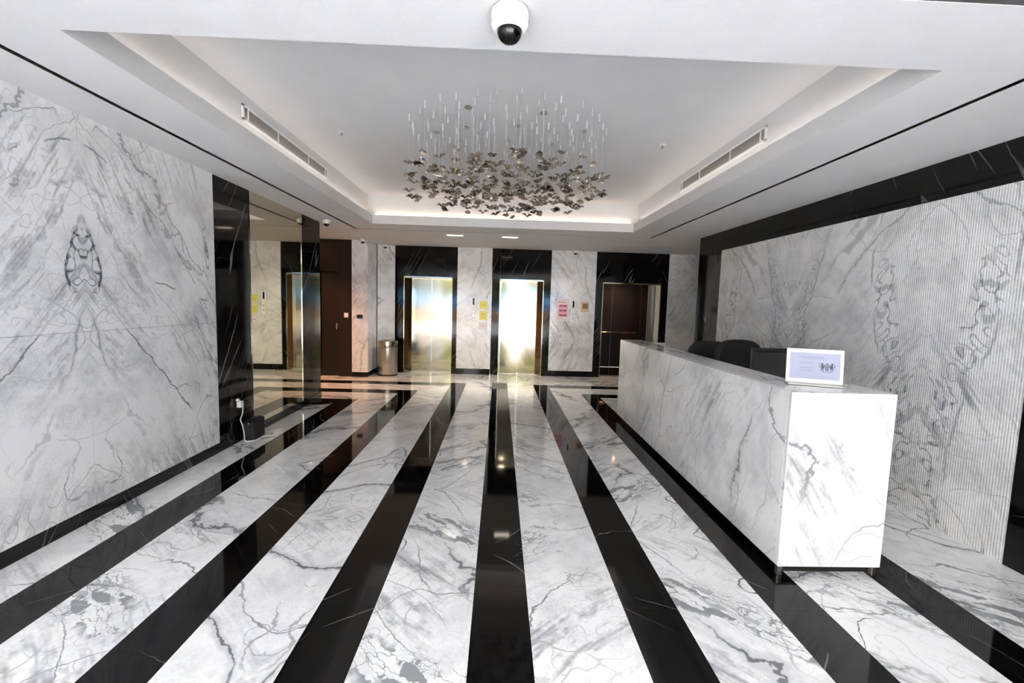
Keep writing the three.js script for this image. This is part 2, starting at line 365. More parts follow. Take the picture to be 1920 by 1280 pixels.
// ---------------------------------------------------------------- left wall
const wallSlab = (name, mat, parent, b, uv) => {
  const g = boxG(...b), p = g.attributes.position, n = g.attributes.normal, t = g.attributes.uv;
  for (let i = 0; i < p.count; i++) {
    const across = Math.abs(n.getX(i)) > 0.5 ? -p.getZ(i) : p.getX(i), up = Math.abs(n.getY(i)) > 0.5 ? -p.getZ(i) : p.getY(i);
    t.setXY(i, ...uv(across, up));
  }
  return add(name, g, mat, parent);
};
const blackUV = (o1, o2) => (a, u) => [(a + o1) / 6, (u + o2) / 3];
const J = 0.0012;
{
  const w = struct('wall_left');
  add('masonry', metreUV(boxG(XL - 0.3, XL - 0.03, 0, Y3, DF, COR0 - 0.02), 2), M.voidGrey, w);
  const ys = [0.1, 1.36, YC], ds = [DF, -1.09, 0.34, 1.77, 3.2, 4.63];
  for (let i = 0; i < ds.length - 1; i++) for (let j = 0; j < 2; j++) {
    wallSlab('marble_slab', M.wallLeft, w, [XL - 0.03, XL, ys[j] + J, ys[j + 1] - (j ? 0 : J), ds[i] + J, ds[i + 1] - J], (a, u) => [(a - 3.2) / 1.43, u / 2.86]);
  }
  wallSlab('black_marble_slab', M.black, w, [XL - 0.03, XL - 0.006, 0.1, YC, 4.63, 5.28], blackUV(0.6, 0.05));
  wallSlab('black_marble_slab', M.black, w, [XL - 0.3, XL - 0.006, 0.1, YC, 6.63, COR0], blackUV(-2.2, 0.05));
  const base = struct('baseboard_left');
  for (let i = 0; i < 5; i++) wallSlab('black_marble_skirting', M.black, base, [XL - 0.03, XL + 0.003, 0, 0.1, DF + i * 1.94 + J, Math.min(COR0, DF + (i + 1) * 1.94) - J], blackUV(i, 0.4));
  const mir = thing('wall_mirror', 'tall bronze tinted mirror panel between two black marble strips on the left wall', 'mirror', [XL - 0.01, 0.1, -5.955]);
  const mw = 1.35;
  add('mirror_glass', at(new THREE.BoxGeometry(0.012, YC - 0.1, mw - 0.01), 0, (YC - 0.1) / 2, 0), M.mirror, mir);
  add('backing_board', at(new THREE.BoxGeometry(0.01, YC - 0.1, mw - 0.01), -0.012, (YC - 0.1) / 2, 0), M.blackPlastic, mir);
  for (const e of [-1, 1]) add('edge_trim', at(new THREE.BoxGeometry(0.018, YC - 0.1, 0.012), 0.003, (YC - 0.1) / 2, e * (mw / 2 - 0.008)), M.chrome, mir);
  // corridor to the left: near side and end
  const e = struct('wall_corridor_left');
  add('masonry', metreUV(boxG(CXL, XL - 0.3, 0, Y3, COR0 - 0.3, COR0), 2), M.plaster, e);
  add('masonry', metreUV(boxG(CXL - 0.2, CXL, 0, Y3, COR0 - 0.3, DE + 0.3), 2), M.plaster, e);
}

// ---------------------------------------------------------------- right wall
{
  const w = struct('wall_right');
  add('masonry', metreUV(boxG(XR + 0.03, XR + 0.3, 0, Y3, DF, 7.63), 2), M.voidGrey, w);
  const uv = (a, u) => [(a - 5.15) / 1.7, u / 2.55];
  M.wallRight.bumpMap.repeat.set(1.7 / 0.018, 1);
  for (const [d0, d1] of [[2.745, 3.45], [3.45, 5.15], [5.15, 6.875]]) wallSlab('reeded_marble_slab', M.wallRight, w, [XR - 0.002, XR + 0.03, 0, 2.545, d0 + J, d1 - J], uv);
  for (let i = 0; i < 6; i++) { const d0 = DF + i * 1.675; wallSlab('black_marble_slab', M.black, w, [XR, XR + 0.03, 2.548, YC, d0 + J, Math.min(d0 + 1.675, 7.65) - J], blackUV(i * 1.3, i * 0.9)); }
  wallSlab('black_marble_slab', M.black, w, [XR, XR + 0.3, 0, 2.546, 6.878, 7.65], blackUV(-4, 0.05));
  for (const [d0, d1] of [[DF, -0.7], [-0.7, 1.02], [1.02, 2.742]]) wallSlab('black_marble_slab', M.floorBlack, w, [XR - 0.004, XR + 0.03, 0, 2.546, d0 + J, d1 - J], blackUV(d0 + 4, 0.1));
  const e = struct('wall_corridor_right');
  add('masonry', metreUV(boxG(XR + 0.3, CXR, 0, Y3, 7.35, 7.65), 2), M.plaster, e);
  add('masonry', metreUV(boxG(CXR, CXR + 0.2, 0, Y3, 7.35, DE + 0.3), 2), M.plaster, e);
}

// ---------------------------------------------------------------- lift wall
const LIFTS = [
  { s0: -2.33, s1: -0.955, o0: -2.14, o1: -1.06, ls: 0.14, rs: 0.035, door: true },
  { s0: -0.18, s1: 1.141, o0: 0.0, o1: 0.985, ls: 0.035, rs: 0.13, door: true },
  { s0: 2.16, s1: 3.805, o0: 2.32, o1: 3.65, ls: 0.03, rs: 0.05, door: false },
];
const LH = 2.17;
{
  const w = struct('wall_lifts');
  const uv = (o) => (a, u) => [(a + o) / 4, (u + 0.3 * o) / 2];
  add('masonry', metreUV(boxG(CXL, -2.14, 0, Y3, DE + 0.32, DE + 0.6), 2), M.plaster, w);
  add('masonry', metreUV(boxG(-2.14, 2.31, LH, Y3, DE + 0.32, DE + 0.6), 2), M.plaster, w);
  add('masonry', metreUV(boxG(2.31, 3.66, LH + 0.3, Y3, DE + 0.32, DE + 0.6), 2), M.plaster, w);
  add('masonry', metreUV(boxG(3.66, CXR, 0, Y3, DE + 0.32, DE + 0.6), 2), M.plaster, w);
  let k = 0;
  for (const [x0, x1] of [[-2.72, -2.335], [-0.952, -0.183], [1.144, 2.157], [3.808, 4.6], [4.602, 5.9], [5.902, CXR]]) {
    wallSlab('white_marble_slab', M.deskWhite, w, [x0, x1, 0.13, YC, DE - 0.02, DE + 0.3], uv(1.3 * ++k));
    wallSlab('black_marble_skirting', M.black, w, [x0, x1, 0, 0.128, DE - 0.022, DE + 0.3], blackUV(k, 1));
  }
  LIFTS.forEach((L, i) => {
    wallSlab('black_marble_slab', M.black, w, [L.s0, L.o0 - 0.002, 0, YC, DE, DE + 0.3], blackUV(3 + 0.2 * i, 0.05));
    wallSlab('black_marble_slab', M.black, w, [L.o1 + 0.002, L.s1, 0, YC, DE, DE + 0.3], blackUV(2.2 + 0.2 * i, 0.1));
    wallSlab('black_marble_slab', M.black, w, [L.o0, L.o1, LH + 0.002, YC, DE, DE + 0.3], blackUV(3 - i * 0.5, 0.1));
  });
  // brown corridor wall and the marble pier beside it
  const c = struct('wall_corridor_back'), D = 9.36;
  const cuts = [CXL, -5.6, -4.6, -3.72];
  for (let i = 0; i < 3; i++) wallSlab('wood_panel', M.wood, c, [cuts[i] + 0.003, cuts[i + 1] - 0.003, 0, YC, D, DE + 0.3], (a, u) => [a, u / 2]);
  wallSlab('wood_panel', M.wood, c, [-3.335, -3.07, 0, YC, D, DE + 0.3], (a, u) => [a, u / 2]);
  wallSlab('wood_panel', M.wood, c, [-3.717, -3.338, 2.19, YC, D, DE + 0.3], (a, u) => [a, u / 2]);
  const pier = struct('pier_marble');
  wallSlab('white_marble_slab', M.deskWhite, pier, [-3.066, -2.735, 0.1, YC, D - 0.01, D + 0.02], uv(0.7));
  wallSlab('white_marble_slab', M.deskWhite, pier, [-2.765, -2.735, 0.1, YC, D + 0.021, DE - 0.021], (a, u) => [(a + 0.4) / 4, u / 2]);
  wallSlab('black_marble_skirting', M.black, pier, [-3.066, -2.733, 0, 0.098, D - 0.012, DE - 0.021], blackUV(1, 1));
  wallSlab('pier_core', M.plaster, pier, [-3.06, -2.77, 0.1, YC, D + 0.022, DE + 0.3], (a, u) => [a, u]);
  const d4 = struct('door_4');
  add('door_leaf', metreUV(boxG(-3.71, -3.345, 0.01, 2.18, D + 0.05, D + 0.1), 1), std({ color: 0x0e0806, roughness: 0.45 }), d4);
  add('door_handle', at(rboxG(0.02, 0.13, 0.05, 0.008), -3.39, 1.05, -(D + 0.03)), M.satin, d4);
}
LIFTS.forEach((L, i) => {
  const d = struct('door_' + (i + 1));
  const dd = 0.2;                                             // the leaves stand back from the wall's face
  const jamb = (xo, xi) => {
    const s = new THREE.Shape([[xo, DE - 0.012], [xo + Math.sign(xi - xo) * 0.014, DE - 0.012], [xi, DE + dd], [xo, DE + dd]].map((p) => new THREE.Vector2(...p)));
    const g = new THREE.ExtrudeGeometry(s, { depth: LH - 0.01, bevelEnabled: false }); g.rotateX(-Math.PI / 2); g.computeVertexNormals(); return g;
  };
  add('door_frame', jamb(L.o0, L.o0 + L.ls), M.steel, d);
  add('door_frame', jamb(L.o1, L.o1 - L.rs), M.steel, d);
  add('door_head', at(rboxG(L.o1 - L.o0, 0.035, dd + 0.012, 0.004), (L.o0 + L.o1) / 2, LH - 0.02, -(DE + dd / 2 - 0.006)), M.steel, d);
  add('door_sill', at(new THREE.BoxGeometry(L.o1 - L.o0, 0.012, 0.12), (L.o0 + L.o1) / 2, 0.007, -(DE + dd + 0.02)), M.satin, d);
  const x0 = L.o0 + L.ls, x1 = L.o1 - L.rs, m = (x0 + x1) / 2;
  if (L.door) for (const [a, b] of [[x0 - 0.02, m - 0.0015], [m + 0.0015, x1 + 0.02]]) add('door_leaf', at(rboxG(b - a, LH - 0.05, 0.03, 0.001, 1), (a + b) / 2, (LH - 0.05) / 2 + 0.014, -(DE + dd + 0.017)), M.steel, d);
  else add('door_leaf', at(rboxG(0.17, LH - 0.05, 0.03, 0.003), x1 - 0.075, (LH - 0.05) / 2 + 0.014, -(DE + dd + 0.04)), M.satin, d);
});
{ // open third lift: its cabin
  const x0 = 2.22, x1 = 3.75, d0 = DE + 0.31, d1 = 11.8;
  const cab = thing('lift_cabin', 'dark brown lift cabin with handrail behind the open third doorway', 'lift cabin', [(x0 + x1) / 2, 0, -(d0 + d1) / 2]);
  const W = x1 - x0, Dp = d1 - d0, wd = M.wood;
  const panel = (n, w, h, dp, x, y, z, m = wd) => add(n, at(metreUV(new THREE.BoxGeometry(w, h, dp), 2), x, y, z), m, cab);
  panel('cabin_floor', W, 0.03, Dp, 0, -0.014, 0, M.floorBlack);
  panel('back_panel', W / 2 - 0.004, 2.35, 0.04, -W / 4, 1.18, -Dp / 2 + 0.02); panel('back_panel', W / 2 - 0.004, 2.35, 0.04, W / 4, 1.18, -Dp / 2 + 0.02);
  panel('side_panel', 0.04, 2.35, Dp, -W / 2 - 0.02, 1.18, 0); panel('side_panel', 0.04, 2.35, Dp, W / 2 + 0.02, 1.18, 0);
  panel('cabin_roof', W + 0.1, 0.04, Dp, 0, 2.38, 0, M.satin);
  const rail = new THREE.CylinderGeometry(0.018, 0.018, W - 0.2, 14); rail.rotateZ(Math.PI / 2);
  add('handrail', at(rail, 0, 0.94, -Dp / 2 + 0.1), M.chrome, cab);
  add('ceiling_lamp', at(new THREE.CylinderGeometry(0.07, 0.07, 0.012, 20), 0.15, 2.352, -0.2), std({ color: 0xffffff, emissive: 0xffc48a, emissiveIntensity: 2.5 }), cab);
  const l = new THREE.SpotLight(0xffb070, LAMP.cabin, 0, 1.25, 0.6, 2); l.position.set((x0 + x1) / 2 + 0.15, 2.34, -(d0 + d1) / 2 - 0.2); l.target.position.set((x0 + x1) / 2 + 0.15, 0, -(d0 + d1) / 2 - 0.2); l.shadow.radius = 3; l.castShadow = true;
  scene.add(l, l.target);
}

// ---------------------------------------------------------------- entrance glazing behind the camera and the place outside
{
  const g = struct('window_1');
  const xs = [XL - 0.03, -1.3, 0.26, 1.82, XR + 0.03];
  for (let i = 0; i < 5; i++) add('mullion', at(rboxG(0.06, YC, 0.1, 0.004), Math.min(Math.max(xs[i], XL + 0.03), XR - 0.03), YC / 2, -(DF + 0.05)), M.aluminium, g);
  for (let i = 0; i < 4; i++) {
    add('transom', at(rboxG(xs[i + 1] - xs[i], 0.05, 0.08, 0.004), (xs[i] + xs[i + 1]) / 2, 2.25, -(DF + 0.05)), M.aluminium, g);
    add('glass_pane', at(new THREE.BoxGeometry(xs[i + 1] - xs[i] - 0.06, 2.22, 0.01), (xs[i] + xs[i + 1]) / 2, 1.115, -(DF + 0.05)), M.glass, g);
    add('glass_pane', at(new THREE.BoxGeometry(xs[i + 1] - xs[i] - 0.06, 0.55, 0.01), (xs[i] + xs[i + 1]) / 2, 2.55, -(DF + 0.05)), M.glass, g);
  }
  const ground = struct('ground_outside');
  const sand = stone(512, 512, 8, 8, [120, 106, 88], [168, 154, 132], (X, Y) => 0.4 + 0.5 * fbm(X, Y) + 0.25 * noise(X * 9, Y * 9));
  const pav = stone(512, 512, 4, 4, [112, 110, 107], [160, 158, 154], (X, Y) => 0.3 + 0.4 * fbm(X * 2, Y * 2) + 0.2 * noise(X * 30, Y * 30) + 0.5 * Math.max(line((X % 0.5) - 0.25, 0.006), line((Y % 0.5) - 0.25, 0.006)));
  add('forecourt', metreUV(boxG(-30, 30, -0.25, -0.02, DF - 9, DF), 4), std({ map: pav, roughness: 0.9 }), ground);
  add('sand', metreUV(boxG(-60, 60, -0.35, -0.1, DF - 60, DF - 9), 8), std({ map: sand, roughness: 1 }), ground);
}
{
  const wall = thing('boundary_wall', 'low sand coloured boundary wall across the forecourt, seen mirrored in the lifts', 'wall', [0, -0.1, 17.5]);
  wall.userData.kind = 'thing';
  for (let i = 0; i < 12; i++) add('wall_panel', at(rboxG(3.96, 1.1, 0.2, 0.02), -22 + i * 4, 0.55, 0), std({ color: 0xcdb79b, roughness: 0.95 }), wall);
  for (let i = 0; i < 12; i++) add('coping', at(rboxG(3.96, 0.08, 0.3, 0.02), -22 + i * 4, 1.14, 0), std({ color: 0xd9cdb9, roughness: 0.9 }), wall);
  const leaf = std({ color: 0x55652a, roughness: 0.8 }), leaf2 = std({ color: 0x74783a, roughness: 0.8 }), bark = std({ color: 0x5a4a3a, roughness: 1 });
  const order = ['first', 'second', 'third', 'fourth', 'fifth', 'sixth', 'seventh', 'eighth', 'ninth'];
  const looks = order.map((n, i) => (i % 2 ? 'yellow green' : 'deep green') + ' broad tree beyond the boundary wall, ' + n + ' of the nine in their row');
  for (let i = 0; i < 9; i++) {
    const h = 7.4 + rnd() * 2.2, t = thing('tree', looks[i], 'tree', [-19 + i * 4.6, -0.1, 23 + (i % 2) * 2.5], rnd() * 6, 'trees beyond the boundary wall');
    const tr = new THREE.CylinderGeometry(0.1, 0.17, h * 0.5, 10); add('trunk', at(tr, 0, h * 0.25, 0), bark, t);
    const cl = [];
    for (let k = 0; k < 44; k++) {
      const s = new THREE.IcosahedronGeometry(0.55 + rnd() * 0.55, 1), p = s.attributes.position;
      for (let q = 0; q < p.count; q++) { const f = 1 + 0.45 * noise(p.getX(q) * 5 + k, p.getY(q) * 5 + p.getZ(q) * 4); p.setXYZ(q, p.getX(q) * f, p.getY(q) * f * 0.8, p.getZ(q) * f); }
      s.computeVertexNormals();
      const a = rnd() * 6.3, r = Math.sqrt(rnd()) * 1.75; cl.push(at(s, Math.cos(a) * r, h * 0.58 + (rnd() - 0.45) * h * 0.66, Math.sin(a) * r));
    }
    add('crown', merged(cl), i % 2 ? leaf2 : leaf, t);
  }
}

// ---------------------------------------------------------------- reception desk
const DX0 = 1.775, DX1 = 2.43, DD0 = 2.587, DD1 = 6.4, DH = 1.163;
{
  const cx = (DX0 + DX1) / 2, cd = (DD0 + DD1) / 2;
  const desk = thing('reception_desk', 'long white marble reception desk on a recessed black plinth', 'reception desk', [cx, 0, -cd]);
  const part = (name, x0, x1, y0, y1, d0, d1, m, r, uv) => {
    const g = rboxG(x1 - x0, y1 - y0, d1 - d0, r || 0.003); g.translate((x0 + x1) / 2, (y0 + y1) / 2, -(d0 + d1) / 2);
    metreUV(g, ...uv); { const t = g.attributes.uv; for (let i = 0; i < t.count; i++) t.setY(i, t.getY(i) * 2); }
    g.translate(-cx, 0, cd); return add(name, g, m, desk);
  };
  part('front_panel', DX0, DX0 + 0.03, 0.06, DH - 0.002, DD0 + 0.031, DD1, M.deskWhite, 0.003, [4, -2.5, 0.1, 1]);
  part('end_panel', DX0, DX1, 0.06, DH, DD0, DD0 + 0.03, M.deskWhite, 0.004, [4, 0.9, 0.42, 1]);
  part('end_panel', DX0 + 0.031, DX1, 0.06, DH - 0.031, DD1 - 0.03, DD1, M.deskWhite, 0.003, [4, 2.9, 0.2, 1]);
  part('back_panel', DX1 - 0.02, DX1, 0.06, 0.72, DD0 + 0.031, DD1 - 0.031, M.whitePlastic, 0.003, [4, 1, 0.2, 1]);
  part('top_slab', DX0 + 0.031, DX1, DH - 0.03, DH, DD0 + 0.031, 2.95, M.deskWhite, 0.003, [4, 1.2, 0.2, 1]);
  part('top_slab', DX0 + 0.031, DX0 + 0.3, DH - 0.03, DH, 2.952, 4.3, M.deskWhite, 0.003, [4, 2.2, 0.2, 1]);
  part('top_slab', DX0 + 0.031, DX0 + 0.3, DH - 0.03, DH, 4.302, DD1 - 0.001, M.deskWhite, 0.003, [4, 3.2, 0.2, 1]);
  part('inner_panel', DX0 + 0.28, DX0 + 0.298, 0.75, DH - 0.031, 2.952, DD1 - 0.031, M.whitePlastic, 0.003, [4, 1, 0.2, 1]);
  part('worktop', DX0 + 0.031, DX1, 0.722, 0.748, DD0 + 0.031, DD1 - 0.031, M.whitePlastic, 0.003, [4, 1, 0.2, 1]);
  part('plinth', DX0 + 0.06, DX1 - 0.05, 0, 0.058, DD0 + 0.05, DD1 - 0.05, M.blackPlastic, 0.003, [4, 1, 0.2, 1]);
  for (const x of [DX0 + 0.02, DX1 - 0.03]) part('foot', x - 0.015, x + 0.015, 0, 0.058, DD0 + 0.006, DD0 + 0.036, M.satin, 0.004, [4, 0, 0, 1]);
}
{ // framed notice on the desk's near end
  const t = thing('desk_notice', 'white framed notice with a crest propped on the near end of the desk', 'sign', [2.085, DH, -2.84], -0.38);
  const w = 0.325, h = 0.228, tilt = -0.12;
  const rot = (g) => { g.rotateX(tilt); g.translate(0, 0.012, 0); return g; };
  const cv = document.createElement('canvas'); cv.width = 512; cv.height = 340;
  const x = cv.getContext('2d');
  x.fillStyle = '#a3a6bd'; x.fillRect(0, 0, 512, 340);
  x.fillStyle = '#70748c';
  for (const [a, b, l, q] of [[90, 50, 250, 9], [120, 66, 230, 7], [100, 126, 150, 6], [96, 138, 130, 5], [104, 186, 148, 5], [98, 198, 120, 5], [100, 226, 140, 5], [102, 238, 130, 5], [300, 300, 150, 5]]) for (let k = 0; k < l; k += 9) x.fillRect(a + k, b, 6 + ((k * 7) % 3), q);
  x.fillStyle = '#2f3140'; x.strokeStyle = '#2f3140';
  x.beginPath(); x.moveTo(362, 150); x.lineTo(398, 150); x.lineTo(398, 190); x.quadraticCurveTo(396, 214, 380, 224); x.quadraticCurveTo(364, 214, 362, 190); x.closePath(); x.globalAlpha = 0.55; x.fill(); x.globalAlpha = 1; x.lineWidth = 4; x.stroke();
  for (const sgn of [-1, 1]) { // two rearing beasts beside a shield
    const X = (v) => 380 + sgn * v;
    x.beginPath(); x.ellipse(X(44), 172, 15, 26, sgn * 0.35, 0, 7); x.fill();
    x.beginPath(); x.ellipse(X(50), 136, 12, 11, 0, 0, 7); x.fill();
    x.lineWidth = 9; x.beginPath(); x.moveTo(X(40), 160); x.lineTo(X(22), 146); x.moveTo(X(40), 174); x.lineTo(X(22), 170); x.moveTo(X(46), 192); x.lineTo(X(34), 222); x.moveTo(X(52), 190); x.lineTo(X(62), 222); x.stroke();
    x.lineWidth = 6; x.beginPath(); x.moveTo(X(56), 186); x.quadraticCurveTo(X(84), 176, X(74), 140); x.stroke();
  }
  x.fillRect(366, 128, 28, 12); x.lineWidth = 5; x.beginPath(); x.moveTo(320, 228); x.quadraticCurveTo(380, 250, 440, 228); x.stroke();
  const tx = new THREE.CanvasTexture(cv); tx.colorSpace = THREE.SRGBColorSpace;
  add('frame', rot(at(rboxG(w, h, 0.014, 0.005), 0, h / 2, 0)), M.whitePlastic, t);
  const pg = new THREE.PlaneGeometry(w - 0.04, h - 0.056); pg.translate(0, h / 2 + 0.002, 0.0078); add('printed_card', rot(pg), std({ map: tx, roughness: 0.3 }), t);
  add('base', at(rboxG(w * 0.96, 0.014, 0.11, 0.004), 0, 0.0075, -0.01), M.satin, t);
  const st = rboxG(0.06, 0.16, 0.006, 0.002); st.translate(0, 0.08, 0); st.rotateX(0.2); st.translate(0, 0.014, -0.078); add('back_strut', st, M.satin, t);
}

// ---------------------------------------------------------------- office chairs behind the desk
function officeChair(label, x, d, turn, back, top) {
  const t = thing('office_chair', label, 'chair', [x, 0, -d], turn);
  add('gas_lift', at(new THREE.CylinderGeometry(0.028, 0.035, 0.3, 14), 0, 0.24, 0), M.blackPlastic, t);
  for (let k = 0; k < 5; k++) {
    const a = (k / 5) * Math.PI * 2, g = rboxG(0.3, 0.035, 0.05, 0.012); g.translate(0.16, 0.1, 0); g.rotateY(a); const s = add('base_leg', g, M.blackPlastic, t);
    const c = new THREE.CylinderGeometry(0.03, 0.03, 0.045, 14); c.rotateX(Math.PI / 2); c.translate(0.29, 0.031, 0); c.rotateY(a); add('caster', c, M.blackPlastic, s);
  }
  add('seat', at(rboxG(0.5, 0.1, 0.5, 0.045, 4), 0, 0.46, 0), M.leather, t);
  for (const s of [-1, 1]) { add('armrest', at(rboxG(0.07, 0.035, 0.28, 0.015, 3), s * 0.29, 0.68, 0), M.blackPlastic, t); add('arm_post', at(rboxG(0.035, 0.25, 0.06, 0.012), s * 0.28, 0.55, 0), M.blackPlastic, t); }
  const h = top - 0.55;
  if (back === 'mesh') {
    add('backrest', at(rboxG(0.4, h - 0.05, 0.02, 0.008, 3), 0, 0.55 + h / 2, 0.25), M.meshGrey, t);
    for (const s of [-1, 1]) add('back_frame', at(rboxG(0.045, h, 0.045, 0.02, 3), s * 0.22, 0.55 + h / 2, 0.25), M.blackPlastic, t);
    add('back_frame', at(rboxG(0.48, 0.045, 0.045, 0.02, 3), 0, 0.55 + h - 0.02, 0.25), M.blackPlastic, t);
    add('back_frame', at(rboxG(0.48, 0.045, 0.045, 0.02, 3), 0, 0.57, 0.25), M.blackPlastic, t);
  } else {
    const s = new THREE.Shape(); const w = 0.25;
    s.moveTo(-w * 0.85, 0); s.lineTo(w * 0.85, 0); s.bezierCurveTo(w * 1.1, h * 0.4, w * 1.1, h * 0.7, w, h * 0.86); s.bezierCurveTo(w * 0.8, h * 1.0, w * 0.4, h, 0, h); s.bezierCurveTo(-w * 0.4, h, -w * 0.8, h, -w, h * 0.86); s.bezierCurveTo(-w * 1.1, h * 0.7, -w * 1.1, h * 0.4, -w * 0.85, 0);
    const g = new THREE.ExtrudeGeometry(s, { depth: 0.06, bevelEnabled: true, bevelSize: 0.025, bevelThickness: 0.025, bevelSegments: 4, curveSegments: 14 }); g.translate(0, 0.52, 0.2);
    add('backrest', g, M.leather, t);
    add('headrest', at(rboxG(0.36, 0.15, 0.05, 0.024, 4), 0, top - 0.12, 0.185), M.leather, t);
  }
  add('back_bracket', at(rboxG(0.06, 0.2, 0.03, 0.01), 0, 0.5, 0.275), M.blackPlastic, t);
  return t;
}
officeChair('black office chair with a flat dark grey mesh back beside the framed notice', 2.78, 4.65, 0.0, 'mesh', 1.265);
officeChair('black padded office chair with a broad rounded top, next behind the mesh-backed one', 2.8, 5.35, 0.1, 'pad', 1.3);
officeChair('black padded office chair furthest behind the desk, half hidden by its neighbour', 2.9, 6.1, -0.2, 'pad', 1.22);

// ---------------------------------------------------------------- chandelier
{
  const CX = 0.04, CD = 4.5, ch = thing('chandelier', 'wide chandelier of metal butterflies hung on fine wires from chrome grips', 'chandelier', [CX, Y3, -CD]);
  const wing = (s, lift, len, wid, base = 0) => {   // one wing of a butterfly: curved sheet
    const nu = 5, nv = 3, pos = [], idx = [];
    for (let i = 0; i <= nu; i++) for (let j = 0; j <= nv; j++) {
      const u = i / nu, v = (j / nv) * 2 - 1, prof = Math.sin(Math.PI * Math.pow(u * 0.93 + 0.05, 0.8)) * wid * (1 - 0.25 * (v > 0 ? 1 - u : 0));
      pos.push(s * u * len, base + Math.sin(lift) * len * u + 0.012 * Math.sin(u * 3) - 0.008 * v * v, v * prof + 0.012 * u);
    }
    for (let i = 0; i < nu; i++) for (let j = 0; j < nv; j++) { const a = i * (nv + 1) + j, b = a + nv + 1; idx.push(a, b, a + 1, b, b + 1, a + 1); }
    const g = new THREE.BufferGeometry(); g.setAttribute('position', new THREE.Float32BufferAttribute(pos, 3)); g.setAttribute('uv', new THREE.Float32BufferAttribute(new Array((pos.length / 3) * 2).fill(0), 2)); g.setIndex(idx); g.computeVertexNormals(); return g;
  };
  const forms = [];
  for (let k = 0; k < 5; k++) {
    const l1 = 0.15 + 0.25 * k / 4, l2 = 0.7 - 0.5 * k / 4, body = new THREE.CapsuleGeometry(0.0045, 0.04, 3, 6); body.rotateX(Math.PI / 2);
    forms.push(merged([wing(1, l1, 0.052, 0.03), wing(-1, l2, 0.052, 0.03), wing(1, l1 + 0.35, 0.036, 0.02, 0.004), wing(-1, l2 + 0.25, 0.036, 0.02, 0.004), body]));
  }
  const grip = new THREE.CylinderGeometry(0.008, 0.008, 0.06, 8); grip.translate(0, -0.03, 0);
  const gripM = std({ color: 0xcdd0d2, roughness: 0.3 });
  const wireM = std({ color: 0xc9cccf, metalness: 0.6, roughness: 0.3 });
  const unit = new THREE.CylinderGeometry(0.0016, 0.0016, 1, 5); unit.translate(0, -0.5, 0);
  const mats = [M.champagne, M.champagne, M.smoky];
  let n = 0;
  const rings = [[0.93, 34], [0.78, 29], [0.63, 24], [0.48, 19], [0.33, 13], [0.18, 8], [0, 1]];
  for (const [r, count] of rings) for (let k = 0; k < count; k++) {
    const a = ((k + (rnd() - 0.5) * 0.35) / count) * Math.PI * 2, rr = r + (rnd() - 0.5) * 0.05;
    const low = 0.46 + Math.sqrt(rnd()) * 0.2;
    const m = 2 + (n % 3 !== 0 ? 1 : 0) - (n % 9 === 4 ? 1 : 0); n++;
    const p = add('hanging_wire', unit, wireM, ch); p.scale.set(1, low, 1); p.position.set(Math.cos(a) * rr, 0, Math.sin(a) * rr);
    const g2 = add('wire_grip', grip, gripM, p); g2.scale.set(1, 1 / low, 1);
    for (let q = 0; q < m; q++) {
      const f = add('butterfly', forms[Math.floor(rnd() * 5)], mats[Math.floor(rnd() * 3)], p);
      const s = 0.88 + rnd() * 0.36, h = q === 0 ? low : 0.43 + rnd() * (low - 0.43);
      // undo the wire's stretch for the butterflies it carries
      f.position.set((rnd() - 0.5) * 0.05, -h / low, (rnd() - 0.5) * 0.05); f.rotation.y = rnd() * 6.28; f.scale.set(s, s / low, s);
    }
  }
  for (const [x, z] of [[-0.35, 0.55], [0.3, 0.5], [-0.4, 0.1], [0.1, 0.2], [0.72, 0.12], [0.45, -0.25], [0, -0.2], [-0.7, -0.05]]) add('ceiling_spot', at(new THREE.CylinderGeometry(0.03, 0.034, 0.012, 18), x, -0.006, z), M.satin, ch);
}

// ---------------------------------------------------------------- ceiling fittings
function vent(label, x, side) {
  const D0 = 3.88, D1 = 5.64, y0 = 3.085, y1 = 3.215, t = thing('air_vent', label, 'air vent', [x, (y0 + y1) / 2, -(D0 + D1) / 2]);
  const L = D1 - D0, h = 0.088, s = side;
  for (const e of [-1, 1]) { add('frame', at(rboxG(0.014, 0.022, L + 0.05, 0.003), s * 0.004, e * 0.055, 0), M.whitePlastic, t); add('frame', at(rboxG(0.014, 0.132, 0.026, 0.003), s * 0.004, 0, e * (L / 2 + 0.012)), M.whitePlastic, t); }
  add('duct_back', at(new THREE.BoxGeometry(0.006, h, L), s * 0.001, 0, 0), std({ color: 0x827f7b, roughness: 0.8 }), t);
  for (let k = 0; k < 7; k++) { const g = new THREE.BoxGeometry(0.012, 0.002, L); g.rotateZ(s * 0.6); g.translate(s * 0.007, -h / 2 + 0.01 + k * 0.0115, 0); add('slat', g, M.grille, t); }
  for (const z of [0.47, 0.18, -0.2, -0.47]) add('divider', at(new THREE.BoxGeometry(0.012, h, 0.012), s * 0.008, 0, z * L), M.whitePlastic, t);
}
vent('long grey slotted air vent on the left side of the ceiling recess', RX0 - 0.1, 1);
vent('long grey slotted air vent on the right side of the ceiling recess', RX1 + 0.1, -1);

